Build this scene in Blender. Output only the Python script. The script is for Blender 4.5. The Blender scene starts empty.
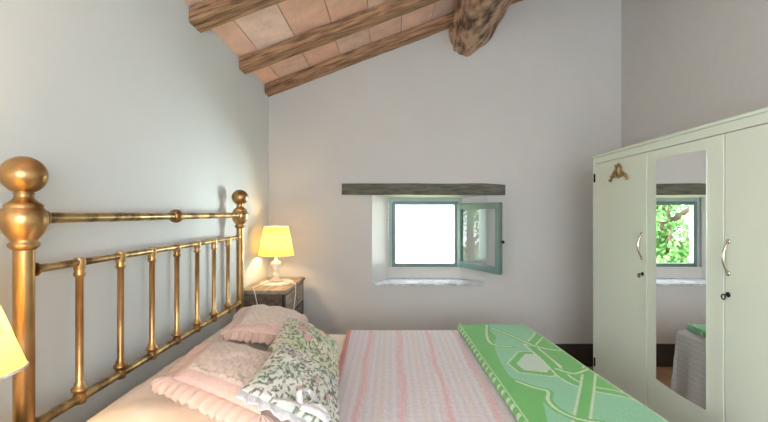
import bpy, bmesh, math, random
from mathutils import Vector, Matrix, noise
random.seed(7)
C = bpy.context.scene.collection
PI = math.pi
sc = bpy.context.scene
H = 1.40                      # eye height
XL, XR, YB, YF = -1.13, 2.10, 3.79, -1.60
SL = 0.38                     # roof slope
def zb(x): return 2.46 + SL*(x-XL)      # underside of rafters
def zt(x): return 2.545 + SL*(x-XL)     # underside of tiles

# ------------------------------------------------------------ materials
def srgb(r, g, b):
    f = lambda c: (c/255/12.92) if c/255 <= .04045 else ((c/255+.055)/1.055)**2.4
    return (f(r), f(g), f(b), 1)
def mat(name, col, rough=.6, metal=0, var=.0, vscale=8, bump=0, bscale=30, stretch=None, col2=None, attr=None,
        sheen=0, coat=0, detail=6, trans=0, sss=0, spec=None, contrast=(.35, .65), rot=0):
    m = bpy.data.materials.new(name); m.use_nodes = True
    nt = m.node_tree; N = nt.nodes; L = nt.links
    p = N['Principled BSDF']
    p.inputs['Roughness'].default_value = rough; p.inputs['Metallic'].default_value = metal
    if spec is not None: p.inputs['Specular IOR Level'].default_value = spec
    if sheen: p.inputs['Sheen Weight'].default_value = sheen
    if coat: p.inputs['Coat Weight'].default_value = coat
    tc = N.new('ShaderNodeTexCoord'); mp = N.new('ShaderNodeMapping')
    L.new(tc.outputs['Object'], mp.inputs['Vector'])
    if stretch: mp.inputs['Scale'].default_value = stretch
    if rot:
        m0 = N.new('ShaderNodeMapping'); m0.inputs['Rotation'].default_value = (0, rot, 0)
        L.new(tc.outputs['Object'], m0.inputs['Vector']); L.new(m0.outputs['Vector'], mp.inputs['Vector'])
    src = None
    if attr:
        a = N.new('ShaderNodeAttribute'); a.attribute_name = attr; src = a.outputs['Color']
    if var or col2:
        n = N.new('ShaderNodeTexNoise'); n.inputs['Scale'].default_value = vscale; n.inputs['Detail'].default_value = detail
        L.new(mp.outputs['Vector'], n.inputs['Vector'])
        rp = N.new('ShaderNodeValToRGB'); rp.color_ramp.elements[0].position = contrast[0]; rp.color_ramp.elements[1].position = contrast[1]
        L.new(n.outputs['Fac'], rp.inputs['Fac'])
        if attr:
            rp.color_ramp.elements[0].color = (1-var, 1-var, 1-var, 1); rp.color_ramp.elements[1].color = (1, 1, 1, 1)
            mx = N.new('ShaderNodeMix'); mx.data_type = 'RGBA'; mx.blend_type = 'MULTIPLY'; mx.inputs[0].default_value = 1
            L.new(src, mx.inputs[6]); L.new(rp.outputs['Color'], mx.inputs[7]); src = mx.outputs[2]
        else:
            c2 = col2 or tuple(c*(1-var) for c in col[:3])+(1,)
            rp.color_ramp.elements[0].color = c2; rp.color_ramp.elements[1].color = col
            src = rp.outputs['Color']
    if src: L.new(src, p.inputs['Base Color'])
    else: p.inputs['Base Color'].default_value = col
    if bump:
        n2 = N.new('ShaderNodeTexNoise'); n2.inputs['Scale'].default_value = bscale; n2.inputs['Detail'].default_value = 8
        L.new(mp.outputs['Vector'], n2.inputs['Vector'])
        b = N.new('ShaderNodeBump'); b.inputs['Strength'].default_value = bump; b.inputs['Distance'].default_value = .02
        L.new(n2.outputs['Fac'], b.inputs['Height']); L.new(b.outputs['Normal'], p.inputs['Normal'])
    return m
M = {}
M['plaster'] = mat('white_plaster', srgb(208, 207, 204), .85, var=.04, vscale=1.6, bump=.25, bscale=9)
M['plaster_daylit'] = mat('white_plaster_daylit', srgb(222, 229, 230), .85, var=.03, vscale=1.2, bump=.18, bscale=7)  # same plaster, daylight on the left wall painted in as a paler, bluer tone
M['reveal'] = M['plaster']
M['floor'] = mat('terracotta_floor', srgb(178, 142, 116), .5, var=.25, vscale=5)
M['skirt'] = mat('dark_skirting', srgb(62, 54, 50), .5, var=.2, vscale=10)
M['tile'] = mat('terracotta_tile', (1, 1, 1, 1), .8, attr='Col', var=.16, vscale=9, bump=.3, bscale=40)
M['rafter'] = mat('rafter_wood', srgb(196, 156, 120), .8, col2=srgb(96, 66, 46), vscale=8, bump=.9, bscale=14, stretch=(.7, 7, 7), contrast=(.3, .62), detail=9, rot=.363)
M['purlin'] = mat('hewn_wood', srgb(204, 170, 140), .85, col2=srgb(84, 60, 46), vscale=6, bump=1, bscale=14, stretch=(2.2, .9, 2.2), contrast=(.34, .58), detail=12)
M['lintel'] = mat('grey_wood', srgb(112, 112, 100), .75, col2=srgb(82, 82, 73), vscale=8, bump=.3, bscale=20, stretch=(1, 8, 8))
M['wingreen'] = mat('window_green_paint', srgb(104, 130, 124), .4, var=.12, vscale=12)
M['wingrey'] = mat('window_outer_paint', srgb(176, 192, 192), .5, var=.08, vscale=12)
M['stone'] = mat('sill_stone', srgb(222, 226, 230), .7, var=.3, vscale=14, bump=.5, bscale=25)
M['brass'] = mat('aged_brass', srgb(206, 168, 116), .33, 1, col2=srgb(152, 116, 74), vscale=9, stretch=(1, 1, .6), contrast=(.3, .6))
M['brassdark'] = mat('tarnished_brass', srgb(206, 178, 126), .3, 1, col2=srgb(122, 96, 64), vscale=14, contrast=(.38, .56))
M['iron'] = mat('dark_iron', srgb(46, 42, 38), .45, .8, var=.2)
M['cream'] = mat('cream_lacquer', srgb(216, 225, 210), .3, var=.02, vscale=2, coat=.15)
M['chrome'] = mat('handle_metal', srgb(214, 206, 186), .2, 1, var=.1)
M['gilt'] = mat('gilt_ornament', srgb(176, 140, 92), .45, .6, var=.4, vscale=60)
M['mirror'] = mat('mirror_glass', (.93, .95, .94, 1), .01, 1)
M['nightwood'] = mat('grey_brown_wood', srgb(126, 112, 98), .45, col2=srgb(84, 72, 62), vscale=6, stretch=(5, 1, 5), bump=.15)
M['nighttop'] = mat('night_top_wood', srgb(170, 156, 136), .45, col2=srgb(130, 116, 98), vscale=6, stretch=(5, 1, 5))
M['darkwood'] = mat('dark_leg_wood', srgb(52, 44, 40), .5, var=.2)
M['ceramic'] = mat('white_ceramic', srgb(236, 228, 216), .2, var=.03, coat=.4)
M['sheet'] = mat('cream_sheet', srgb(246, 234, 220), .85, var=.03, vscale=4, bump=.25, bscale=14, sheen=.1)
M['pillowcase'] = mat('cream_pillowcase', srgb(246, 234, 220), .85, var=.03, vscale=4, bump=.35, bscale=12, sheen=.1)
M['attrcloth'] = mat('printed_cloth', (1, 1, 1, 1), .85, attr='Col', var=.1, vscale=60, bump=.25, bscale=70, sheen=.15)
M['blanket'] = mat('woven_blanket', (1, 1, 1, 1), .95, attr='Col', var=.22, vscale=160, bump=.5, bscale=180, sheen=.35)
M['pinksatin'] = mat('pink_cloth', srgb(238, 208, 196), .6, var=.06, vscale=10, bump=.2, bscale=30, sheen=.3)
M['lace'] = mat('white_lace', srgb(236, 234, 236), .8, var=.1, vscale=80, bump=.4, bscale=90)
M['cord'] = mat('white_cord', srgb(232, 226, 214), .5, var=.02)
M['exterior'] = mat('exterior_stone', srgb(190, 180, 160), .9, var=.3, vscale=3)
M['grass'] = mat('sunlit_grass', srgb(206, 212, 150), .95, col2=srgb(176, 192, 116), vscale=1.5)
M['bark'] = mat('bark', srgb(110, 92, 74), .9, var=.4, vscale=12, bump=.5)
M['leaf'] = mat('leaf_green', srgb(116, 168, 88), .7, col2=srgb(60, 112, 52), vscale=1.3)
M['pink_fringe'] = mat('pink_fringe', srgb(236, 172, 166), .9, var=.2, vscale=90, bump=.5, bscale=90)

def mat_shade(name, strength):
    m = bpy.data.materials.new(name); m.use_nodes = True
    nt = m.node_tree; N = nt.nodes; L = nt.links
    for n in list(N): N.remove(n)
    out = N.new('ShaderNodeOutputMaterial')
    tc = N.new('ShaderNodeTexCoord')
    v = N.new('ShaderNodeTexVoronoi'); v.inputs['Scale'].default_value = 17
    n = N.new('ShaderNodeTexNoise'); n.inputs['Scale'].default_value = 38; n.inputs['Detail'].default_value = 3
    L.new(tc.outputs['Object'], v.inputs['Vector']); L.new(tc.outputs['Object'], n.inputs['Vector'])
    lt = N.new('ShaderNodeMath'); lt.operation = 'LESS_THAN'; lt.inputs[1].default_value = .30
    L.new(v.outputs['Distance'], lt.inputs[0])
    gt = N.new('ShaderNodeMath'); gt.operation = 'GREATER_THAN'; gt.inputs[1].default_value = .54
    L.new(n.outputs['Fac'], gt.inputs[0])
    mu = N.new('ShaderNodeMath'); mu.operation = 'MULTIPLY'; L.new(lt.outputs[0], mu.inputs[0]); L.new(gt.outputs[0], mu.inputs[1])
    mx = N.new('ShaderNodeMix'); mx.data_type = 'RGBA'
    mx.inputs[6].default_value = srgb(214, 190, 108); mx.inputs[7].default_value = srgb(172, 142, 78)
    L.new(mu.outputs[0], mx.inputs[0])
    d = N.new('ShaderNodeBsdfDiffuse'); t = N.new('ShaderNodeBsdfTranslucent')
    L.new(mx.outputs[2], d.inputs['Color']); L.new(mx.outputs[2], t.inputs['Color'])
    ms = N.new('ShaderNodeMixShader'); ms.inputs[0].default_value = .5
    L.new(d.outputs[0], ms.inputs[1]); L.new(t.outputs[0], ms.inputs[2])
    L.new(ms.outputs[0], out.inputs['Surface'])
    return m
M['shade'] = mat_shade('printed_lamp_shade', 1)
def mat_glass():
    m = bpy.data.materials.new('window_glass'); m.use_nodes = True
    nt = m.node_tree; N = nt.nodes; L = nt.links
    for n in list(N): N.remove(n)
    out = N.new('ShaderNodeOutputMaterial')
    lw = N.new('ShaderNodeLayerWeight'); lw.inputs['Blend'].default_value = .5
    pw_ = N.new('ShaderNodeMath'); pw_.operation = 'POWER'; pw_.inputs[1].default_value = 4; L.new(lw.outputs['Facing'], pw_.inputs[0])
    fr = N.new('ShaderNodeMath'); fr.operation = 'MULTIPLY_ADD'; fr.inputs[1].default_value = .9; fr.inputs[2].default_value = .07; L.new(pw_.outputs[0], fr.inputs[0])
    t = N.new('ShaderNodeBsdfTransparent'); g = N.new('ShaderNodeBsdfGlossy'); g.inputs['Roughness'].default_value = .01
    t.inputs['Color'].default_value = (.94, .97, .97, 1)
    ms = N.new('ShaderNodeMixShader'); L.new(fr.outputs[0], ms.inputs[0]); L.new(t.outputs[0], ms.inputs[1]); L.new(g.outputs[0], ms.inputs[2])
    L.new(ms.outputs[0], out.inputs['Surface']); return m
M['glass'] = mat_glass()
def mat_emit(name, col, st):
    m = bpy.data.materials.new(name); m.use_nodes = True
    nt = m.node_tree; N = nt.nodes; L = nt.links
    for n in list(N): N.remove(n)
    out = N.new('ShaderNodeOutputMaterial'); e = N.new('ShaderNodeEmission'); t = N.new('ShaderNodeBsdfTransparent'); a = N.new('ShaderNodeAddShader')
    e.inputs['Color'].default_value = col; e.inputs['Strength'].default_value = st
    L.new(e.outputs[0], a.inputs[0]); L.new(t.outputs[0], a.inputs[1]); L.new(a.outputs[0], out.inputs['Surface']); return m
M['bulb'] = mat_emit('warm_bulb', srgb(255, 226, 170), 12)

# ------------------------------------------------------------ object helpers
def obj(name, bm, m, parent=None, smooth=True, kind=None, label=None, loc=None, auto=None):
    me = bpy.data.meshes.new(name); bm.normal_update(); bm.to_mesh(me); bm.free()
    if m is not None: me.materials.append(m)
    if smooth:
        for p in me.polygons: p.use_smooth = True
        if auto is not None:
            try: me.set_sharp_from_angle(angle=math.radians(auto))
            except Exception: pass
    o = bpy.data.objects.new(name, me); C.objects.link(o)
    if parent: o.parent = parent
    if kind: o['kind'] = kind
    if label: o['label'] = label
    if loc: o.location = loc
    return o
def thing(name, label, cat, loc=(0, 0, 0), rz=0, group=None):
    o = bpy.data.objects.new(name, None); C.objects.link(o); o.empty_display_size = .1
    o.location = loc; o.rotation_euler = (0, 0, rz); o['label'] = label; o['category'] = cat
    if group: o['group'] = group
    return o
def tag(o, label, cat, group=None, kind=None):
    o['label'] = label; o['category'] = cat
    if group: o['group'] = group
    if kind: o['kind'] = kind
    return o
def dup(root, loc, rz=0, label=None):
    r = root.copy(); C.objects.link(r); r.location = loc; r.rotation_euler = (0, 0, rz)
    if label: r['label'] = label
    for ch in list(root.children):
        c = ch.copy(); C.objects.link(c); c.parent = r
        for g in ch.children:
            d = g.copy(); C.objects.link(d); d.parent = c
    return r
def box(bm, x0, x1, y0, y1, z0, z1, bev=0):
    vs = [bm.verts.new((x, y, z)) for x in (x0, x1) for y in (y0, y1) for z in (z0, z1)]
    fs = [bm.faces.new([vs[i] for i in q]) for q in ((0, 1, 3, 2), (4, 6, 7, 5), (0, 4, 5, 1), (2, 3, 7, 6), (0, 2, 6, 4), (1, 5, 7, 3))]
    if bev:
        es = list({e for f in fs for e in f.edges})
        bmesh.ops.bevel(bm, geom=es, offset=bev, segments=2, affect='EDGES', profile=.5)
    return vs
def frame(axis_z=Vector((0, 0, 1))):
    z = axis_z.normalized(); h = Vector((1, 0, 0)) if abs(z.x) < .9 else Vector((0, 1, 0))
    x = z.cross(h).normalized(); return x, z.cross(x), z
def lathe(bm, prof, org=(0, 0, 0), axis=(0, 0, 1), n=24, caps=True):
    """prof: list of (radius, height along axis)"""
    x, y, z = frame(Vector(axis)); o = Vector(org); rings = []
    for r, h in prof:
        rings.append([bm.verts.new(o+z*h+(x*math.cos(2*PI*k/n)+y*math.sin(2*PI*k/n))*max(r, 1e-4)) for k in range(n)])
    for a, b in zip(rings, rings[1:]):
        for k in range(n): bm.faces.new((a[k], a[(k+1) % n], b[(k+1) % n], b[k]))
    if caps:
        bm.faces.new(list(reversed(rings[0]))); bm.faces.new(rings[-1])
def tube(bm, pts, r, n=10, caps=True):
    pts = [Vector(p) for p in pts]; rings = []
    ref = None
    for i, p in enumerate(pts):
        t = (pts[min(i+1, len(pts)-1)]-pts[max(i-1, 0)]).normalized()
        if ref is None: ref = frame(t)[0]
        ref = (ref-t*ref.dot(t)).normalized(); b = t.cross(ref)
        rr = r[i] if isinstance(r, (list, tuple)) else r
        rings.append([bm.verts.new(p+(ref*math.cos(2*PI*k/n)+b*math.sin(2*PI*k/n))*rr) for k in range(n)])
    for a, b in zip(rings, rings[1:]):
        for k in range(n): bm.faces.new((a[k], a[(k+1) % n], b[(k+1) % n], b[k]))
    if caps: bm.faces.new(list(reversed(rings[0]))); bm.faces.new(rings[-1])
def arc(z0, r0, c, R, a0, a1, n=10):
    return [(R*math.cos(a0+(a1-a0)*i/n)+r0, c+R*math.sin(a0+(a1-a0)*i/n)) for i in range(n+1)]
def spline(pts, n=8):
    pts = [Vector(p) for p in pts]; out = []
    for i in range(len(pts)-1):
        p0, p1, p2, p3 = pts[max(i-1, 0)], pts[i], pts[i+1], pts[min(i+2, len(pts)-1)]
        for k in range(n):
            t = k/n
            out.append(.5*((2*p1)+(p2-p0)*t+(2*p0-5*p1+4*p2-p3)*t*t+(3*p1-p0-3*p2+p3)*t**3))
    out.append(pts[-1]); return out
def nz(x, y, z=0, s=1): return noise.noise(Vector((x*s, y*s, z*s)))
def paint(me_bm, fn):
    lay = me_bm.verts.layers.float_color.new('Col')
    for v in me_bm.verts:
        c = fn(v); v[lay] = (c[0], c[1], c[2], 1)

# ------------------------------------------------------------ the room
def quadgrid(bm, f, nu, nv, flip=False):
    g = [[bm.verts.new(f(i/nu, j/nv)) for j in range(nv+1)] for i in range(nu+1)]
    for i in range(nu):
        for j in range(nv):
            q = (g[i][j], g[i+1][j], g[i+1][j+1], g[i][j+1])
            bm.faces.new(q[::-1] if flip else q)
    return g
T = .45
bm = bmesh.new(); box(bm, XL-T, XR+T, YF-T, YB+T, -.2, 0); obj('floor', bm, M['floor'], smooth=False, kind='structure')
LY0, LY1, LZ0, LZ1 = -1.35, -.45, .8, 2.1      # unseen opening added behind the camera to light the right wall
bm = bmesh.new(); box(bm, XL-T, XL, YF-T, LY0, 0, 4.6); box(bm, XL-T, XL, LY1, YB+T, 0, 4.6)
box(bm, XL-T, XL, LY0, LY1, 0, LZ0); box(bm, XL-T, XL, LY0, LY1, LZ1, 4.6)
fb = bmesh.new()
for y in (LY0, LY1-.06): box(fb, XL-.2, XL-.14, y, y+.06, LZ0, LZ1, .004)
for z in (LZ0, LZ1-.06): box(fb, XL-.2, XL-.14, LY0+.06, LY1-.06, z, z+.06, .004)
obj('added_window_frame', fb, M['wingreen'], smooth=False, kind='structure')  # frame for the added opening in the left wall
obj('wall_left', bm, M['plaster_daylit'], smooth=False, kind='structure')
bm = bmesh.new(); box(bm, XR, XR+T, YF-T, YB+T, 0, 4.6); obj('wall_right', bm, M['plaster'], smooth=False, kind='structure')
# back wall with a splayed window opening
A = [(-.183, .765), (.87, .765), (.87, 1.565), (-.183, 1.565)]     # opening at the room face
B = [(-.035, .772), (.668, .772), (.668, 1.545), (-.035, 1.545)]     # at the frame
D = [(-.035, .886), (.668, .886), (.668, 1.545), (-.035, 1.545)]   # at the outside
YW, YO = 3.96, 4.06
bm = bmesh.new()
O = [(XL-.0, 0), (XR+.0, 0), (XR, 4.6), (XL, 4.6)]
def ring(pts, y): return [bm.verts.new((p[0], y, p[1])) for p in pts]
o0 = ring(O, YB); a = ring(A, YB); b = ring(B, YW-.02); d0 = ring(D, YW-.02); d1 = ring(D, YO); o1 = ring(O, YO)
for r0, r1 in ((o0, a), (a, b), (b, d0), (d0, d1), (d1, o1), (o1, o0)):
    for k in range(4): bm.faces.new((r0[k], r0[(k+1) % 4], r1[(k+1) % 4], r1[k]))
bmesh.ops.remove_doubles(bm, verts=bm.verts, dist=1e-5)
bmesh.ops.recalc_face_normals(bm, faces=bm.faces)
obj('wall_back', bm, M['plaster'], smooth=False, kind='structure')
# front wall, behind the camera, with a tall window opening that lets the daylight in
bm = bmesh.new()
fx0, fx1, fz0, fz1 = -.35, 1.75, .7, 2.3
box(bm, XL, fx0, YF-T, YF, 0, 4.6); box(bm, fx1, XR, YF-T, YF, 0, 4.6)
box(bm, fx0, fx1, YF-T, YF, 0, fz0); box(bm, fx0, fx1, YF-T, YF, fz1, 4.6)
obj('wall_front', bm, M['plaster'], smooth=False, kind='structure')
bm = bmesh.new()
for x in (fx0, (fx0+fx1)/2-.03, fx1-.06): box(bm, x, x+.06, YF-.14, YF-.08, fz0, fz1, .004)
for z in (fz0, fz1-.06): box(bm, fx0+.06, fx1-.06, YF-.14, YF-.08, z, z+.06, .004)
obj('window_2', bm, M['wingreen'], smooth=False, kind='structure')
# ceiling: terracotta tiles laid across the rafters, on a deck
rows = [3.79, 3.11, 2.36, 1.61, .86, .11, -.64, -1.39, -1.6]
bm = bmesh.new(); lay = bm.verts.layers.float_color.new('Col')
cols = [srgb(252, 214, 194), srgb(252, 220, 202), srgb(250, 206, 182), srgb(252, 226, 212), srgb(250, 214, 196)]
sec = math.sqrt(1+SL*SL)
for r in range(len(rows)-1):
    y1, y0 = rows[r], rows[r+1]
    x = -1.27 + .012*(r % 2)
    while x < XR:
        c = random.choice(cols); k = random.uniform(.9, 1.05); dz = random.uniform(0, .006)
        xa, xb = max(x+.003, XL), min(x+.267, XR)
        n0 = len(bm.verts)
        if xb > xa:
            vs = box(bm, xa, xb, y0+.002, y1-.002, 0, .03)
            for v in vs: v.co.z += zt(v.co.x)+dz
            for v in vs: v[lay] = (c[0]*k, c[1]*k, c[2]*k, 1)
        x += .27
vs = box(bm, XL-T, XR+T, YF-T, YB+T, .04, .2)
for v in vs: v.co.z += zt(v.co.x); v[lay] = (.35, .2, .14, 1)
obj('ceiling', bm, M['tile'], smooth=False, kind='structure')
# skirting
for nm, e in (('back', (XL, XR, YB-.02, YB, 0, .205)), ('left', (XL, XL+.02, YF, YB-.02, 0, .205)), ('right', (XR-.02, XR, YF, YB-.02, 0, .205))):
    bm = bmesh.new(); box(bm, *e, .004); obj('baseboard_'+nm, bm, M['skirt'], smooth=False, kind='structure')

# rafters
def rafter(y0, w, hgt, seed, label):
    bm = bmesh.new(); n = 60
    def f(i, k):
        x = XL+.002+(XR-XL-.004)*i/n
        oy, oz = [(0, 0), (w, 0), (w, 1), (0, 1)][k]
        z = zb(x)+(hgt*0 if oz == 0 else (zt(x)-zb(x)-.004))
        wob = .010*nz(x*1.7, seed, k)+.006*nz(x*6, seed+9, k)
        y = y0+oy+(wob if not (y0+oy > YB-.01) else 0)
        return Vector((x, y, z+(wob*.9 if oz == 0 else 0)))
    sub = 5; ringn = []
    for i in range(n+1):
        row = []
        P = [f(i, k) for k in range(4)]
        for k in range(4):
            for s in range(sub):
                t = s/sub; p = P[k].lerp(P[(k+1) % 4], t)
                if k != 2: p += Vector((0, 1, 1))*.0035*nz(p.x*9, s*1.3+k*7, seed)
                row.append(bm.verts.new((p.x, min(p.y, YB-.001), p.z)))
        ringn.append(row)
    m = 4*sub
    for a_, b_ in zip(ringn, ringn[1:]):
        for k in range(m): bm.faces.new((a_[k], a_[(k+1) % m], b_[(k+1) % m], b_[k]))
    bm.faces.new(ringn[0][::-1]); bm.faces.new(ringn[-1])
    bmesh.ops.recalc_face_normals(bm, faces=bm.faces)
    o = obj('rafter', bm, M['rafter'], auto=40)
    tag(o, label, 'beam', 'sloping wooden rafters under the tiles')
rafter(3.67, .12, .085, 1, 'brown wooden rafter lying against the wall above the window')
rafter(3.05, .13, .085, 2, 'brown wooden rafter in the middle of the three, with a dark scarred edge')
rafter(2.30, .14, .085, 3, 'brown wooden rafter nearest the top edge of the photo at left')
rafter(1.55, .13, .085, 4, 'brown wooden rafter closest overhead, above the near end of the bed')
# big hewn purlin
sec_pts = [(.52, 3.075), (.525, 3.02), (.535, 2.96), (.565, 2.885), (.61, 2.857), (.68, 2.845), (.745, 2.87), (.81, 2.91), (.865, 2.975), (.925, 3.05), (.965, 3.13), (.975, 3.235)]
bm = bmesh.new(); rs = []; n = 44
pts0 = []
for a_, b_ in zip(sec_pts, sec_pts[1:]):
    for s in range(2): pts0.append((a_[0]+(b_[0]-a_[0])*s/2, a_[1]+(b_[1]-a_[1])*s/2))
pts0.append(sec_pts[-1])
cx, cz = .73, 3.04
for i in range(n+1):
    y = YF+.002+(YB-.004-YF)*i/n; row = []
    g = 1+.05*nz(y*.9, 3.3); sh = .015*nz(y*.7, 8.1)
    for k, (x, z) in enumerate(pts0):
        dx, dz = x-cx, z-cz; r = math.hypot(dx, dz)
        q = g+.13*nz(dx*9, y*1.5, dz*9)+.10*nz(dx*26, y*5, dz*26)
        X, Z = cx+sh+dx*q, cz+dz*q
        row.append(bm.verts.new((X, y, min(Z, zb(X)-.002))))
    rs.append(row)
m = len(pts0)
for a_, b_ in zip(rs, rs[1:]):
    for k in range(m): bm.faces.new((a_[k], a_[(k+1) % m], b_[(k+1) % m], b_[k]))
bm.faces.new(rs[0][::-1]); bm.faces.new(rs[-1])
bmesh.ops.recalc_face_normals(bm, faces=bm.faces)
tag(obj('roof_purlin', bm, M['purlin'], auto=12), 'thick rough hewn timber beam running under the rafters to the back wall', 'beam')

# lintel over the window
bm = bmesh.new(); n = 40; rs = []
for i in range(n+1):
    t = i/n; x = -.457+1.487*t
    taper = max(0, (t-.86)/.14)
    top, bot = 1.668-.010*taper+.004*nz(x*3, 1), 1.566+.004*nz(x*4, 5)-.004*t
    yf = YB-.030+.004*nz(x*5, 9)
    rs.append([bm.verts.new(p) for p in ((x, yf+.004, bot), (x, yf, bot+.006), (x, yf, top-.006), (x, yf+.006, top), (x, YB+.0, top), (x, YB+.0, bot))])
for a_, b_ in zip(rs, rs[1:]):
    for k in range(6): bm.faces.new((a_[k], a_[(k+1) % 6], b_[(k+1) % 6], b_[k]))
bm.faces.new(rs[0][::-1]); bm.faces.new(rs[-1]); bmesh.ops.recalc_face_normals(bm, faces=bm.faces)
tag(obj('window_lintel', bm, M['lintel'], auto=40), 'grey-green wooden lintel beam across the top of the small window', 'lintel')
# stone sill
bm = bmesh.new(); n = 50; rs = []
for i in range(n+1):
    t = i/n; x = -.165+1.0*t
    wig = .008*nz(x*9, 2)+.004*nz(x*24, 4)
    e = .012*nz(x*12, 7)
    top = .764+wig*.3
    xb = -.0+.63*t
    rs.append([bm.verts.new(p) for p in ((x, YB-.022+e, .735+wig), (x, YB-.026+e, .752+wig), (x, YB-.014+e, top), (xb, YW-.022, .779), (xb, YW-.022, .770), (x, YB-.001, .738))])
for a_, b_ in zip(rs, rs[1:]):
    for k in range(6): bm.faces.new((a_[k], a_[(k+1) % 6], b_[(k+1) % 6], b_[k]))
bm.faces.new(rs[0][::-1]); bm.faces.new(rs[-1]); bmesh.ops.recalc_face_normals(bm, faces=bm.faces)
tag(obj('window_sill', bm, M['stone'], auto=50), 'rough pale stone sill at the foot of the small window', 'sill')

# window frame (structure) and its open sash
def rect_frame(bm, x0, x1, z0, z1, w, y0, y1, wb=None, bev=.003):
    wb = wb or w
    box(bm, x0, x0+w, y0, y1, z0, z1, bev); box(bm, x1-w, x1, y0, y1, z0, z1, bev)
    box(bm, x0+w, x1-w, y0+.001, y1-.001, z1-w, z1, bev); box(bm, x0+w, x1-w, y0+.001, y1-.001, z0, z0+wb, bev)
win = thing('window_1', 'small square green window, sash open inwards, under the grey lintel', 'window', (.31, YW, .886)); win['kind'] = 'structure'
def wobj(name, bm, m, par=win, off=Vector((.31, YW, .886)), **k):
    for v in bm.verts: v.co -= off
    return obj(name, bm, m, par, smooth=False, **k)
bm = bmesh.new(); rect_frame(bm, -.034, .667, .870, 1.545, .034, YW, YW+.07, .02); wobj('outer_frame', bm, M['wingrey'])
bm = bmesh.new(); rect_frame(bm, 0.0, .633, .885, 1.510, .034, YW-.012, YW+.05, .034); wobj('inner_frame', bm, M['wingreen'])
# sash in its own frame: hinge at origin, width along +x
sash = bpy.data.objects.new('sash', None); C.objects.link(sash); sash.parent = win
hx, hy = .632, YW-.022; ex, ey = .893, 3.395
sash.location = Vector((hx, hy, .893))-Vector((.31, YW, .886))
sash.rotation_euler = (0, 0, math.atan2(ey-hy, ex-hx))
SW = math.hypot(ex-hx, ey-hy); SHh = .595
bm = bmesh.new()
w = .055
box(bm, 0, w, -.018, .018, 0, SHh, .004); box(bm, SW-w, SW, -.018, .018, 0, SHh, .004)
box(bm, w, SW-w, -.017, .017, 0, w, .003); box(bm, w, SW-w, -.017, .017, SHh-w, SHh, .003)
obj('sash_frame', bm, M['wingreen'], sash, smooth=False)
bm = bmesh.new(); box(bm, w, SW-w, -.002, .002, w, SHh-w); obj('glass_pane', bm, M['glass'], sash, smooth=False)
bm = bmesh.new(); lathe(bm, [(.006, 0), (.006, .018), (.012, .02), (.014, .03), (.008, .036)], (SW+.0, 0, .27), (1, 0, 0), 14); obj('knob', bm, M['iron'], sash, label='small dark knob on the sash edge')
for z in (.08, .46):
    bm = bmesh.new(); lathe(bm, [(.007, 0), (.007, .06)], (-.003, .018, z), (0, 0, 1), 12); obj('hinge', bm, M['iron'], sash)

# ------------------------------------------------------------ brass bed
XH = -1.04; Y0, Y1 = 1.17, 2.833
bed = thing('brass_bed', 'antique brass bed with ball-topped posts and spindled headboard against the left wall', 'bed', (XH, (Y0+Y1)/2, 0))
off = Vector(bed.location)
def bobj(name, bm, m, **k):
    for v in bm.verts: v.co -= off
    return obj(name, bm, m, bed, **k)
prof = [(.0245, 0.0), (.0245, 1.295), (.030, 1.300), (.036, 1.306), (.036, 1.314), (.029, 1.320), (.034, 1.328), (.043, 1.340), (.050, 1.355),
        (.054, 1.372), (.055, 1.388), (.052, 1.402), (.046, 1.412), (.044, 1.416), (.045, 1.421), (.040, 1.427), (.030, 1.434), (.023, 1.442), (.022, 1.450), (.025, 1.456)]
ball = [(.054*math.cos(t), 1.507+.0535*math.sin(t)) for t in [(-68+158*i/16)*PI/180 for i in range(17)]]
for y in (Y0, Y1):
    bm = bmesh.new(); lathe(bm, prof[:2]+[(.0245, 1.295)], (XH, y, 0), n=32)
    p = bobj('post', bm, M['brass'], auto=50)
    bm = bmesh.new(); lathe(bm, prof[1:]+ball, (XH, y, 0), n=36); 
    for v in bm.verts: v.co -= off
    obj('ball_finial', bm, M['brass'], p)
# upper rail
bm = bmesh.new(); lathe(bm, [(.017, 0), (.017, Y1-Y0)], (XH, Y0, 1.385), (0, 1, 0), 22)
lathe(bm, [(.02, .05), (.028, .055), (.026, .066), (.018, .072)], (XH, Y0, 1.385), (0, 1, 0), 22)
lathe(bm, [(.018, -.072), (.026, -.066), (.028, -.055), (.02, -.05)], (XH, Y1, 1.385), (0, 1, 0), 22)
bobj('top_rail', bm, M['brassdark'], auto=50)
bm = bmesh.new(); lathe(bm, [(.018, -.028), (.024, -.024), (.024, -.018), (.030, -.014), (.033, 0), (.030, .014), (.024, .018), (.024, .024), (.018, .028)], (XH, (Y0+Y1)/2-.01, 1.385), (0, 1, 0), 24)
bobj('collar', bm, M['brass'])
for z, r, nm in ((1.236, .0125, 'middle_rail'), (.784, .0145, 'lower_rail')):
    bm = bmesh.new(); lathe(bm, [(r, 0), (r, Y1-Y0)], (XH, Y0, z), (0, 1, 0), 18)
    for s in (.028, Y1-Y0-.04): lathe(bm, [(r, s), (r+.008, s+.003), (r+.008, s+.009), (r, s+.012)], (XH, Y0, z), (0, 1, 0), 18)
    bobj(nm, bm, M['brassdark'], auto=50)
for k in range(7):
    y = Y0+(Y1-Y0)*(k+1)/8
    bm = bmesh.new()
    z0, z1 = .784, 1.236
    pr = [(.017, z0-.016), (.021, z0), (.017, z0+.014), (.0175, z0+.02), (.024, z0+.026), (.024, z0+.034), (.017, z0+.04), (.0155, z0+.05), (.0115, z0+.058),
          (.0115, z1-.05), (.017, z1-.044), (.0175, z1-.036), (.014, z1-.03), (.0165, z1-.02), (.017, z1-.012), (.019, z1), (.015, z1+.015)]
    lathe(bm, pr, (XH, y, 0), n=20)
    bobj('spindle', bm, M['brass'], auto=60)
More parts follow.
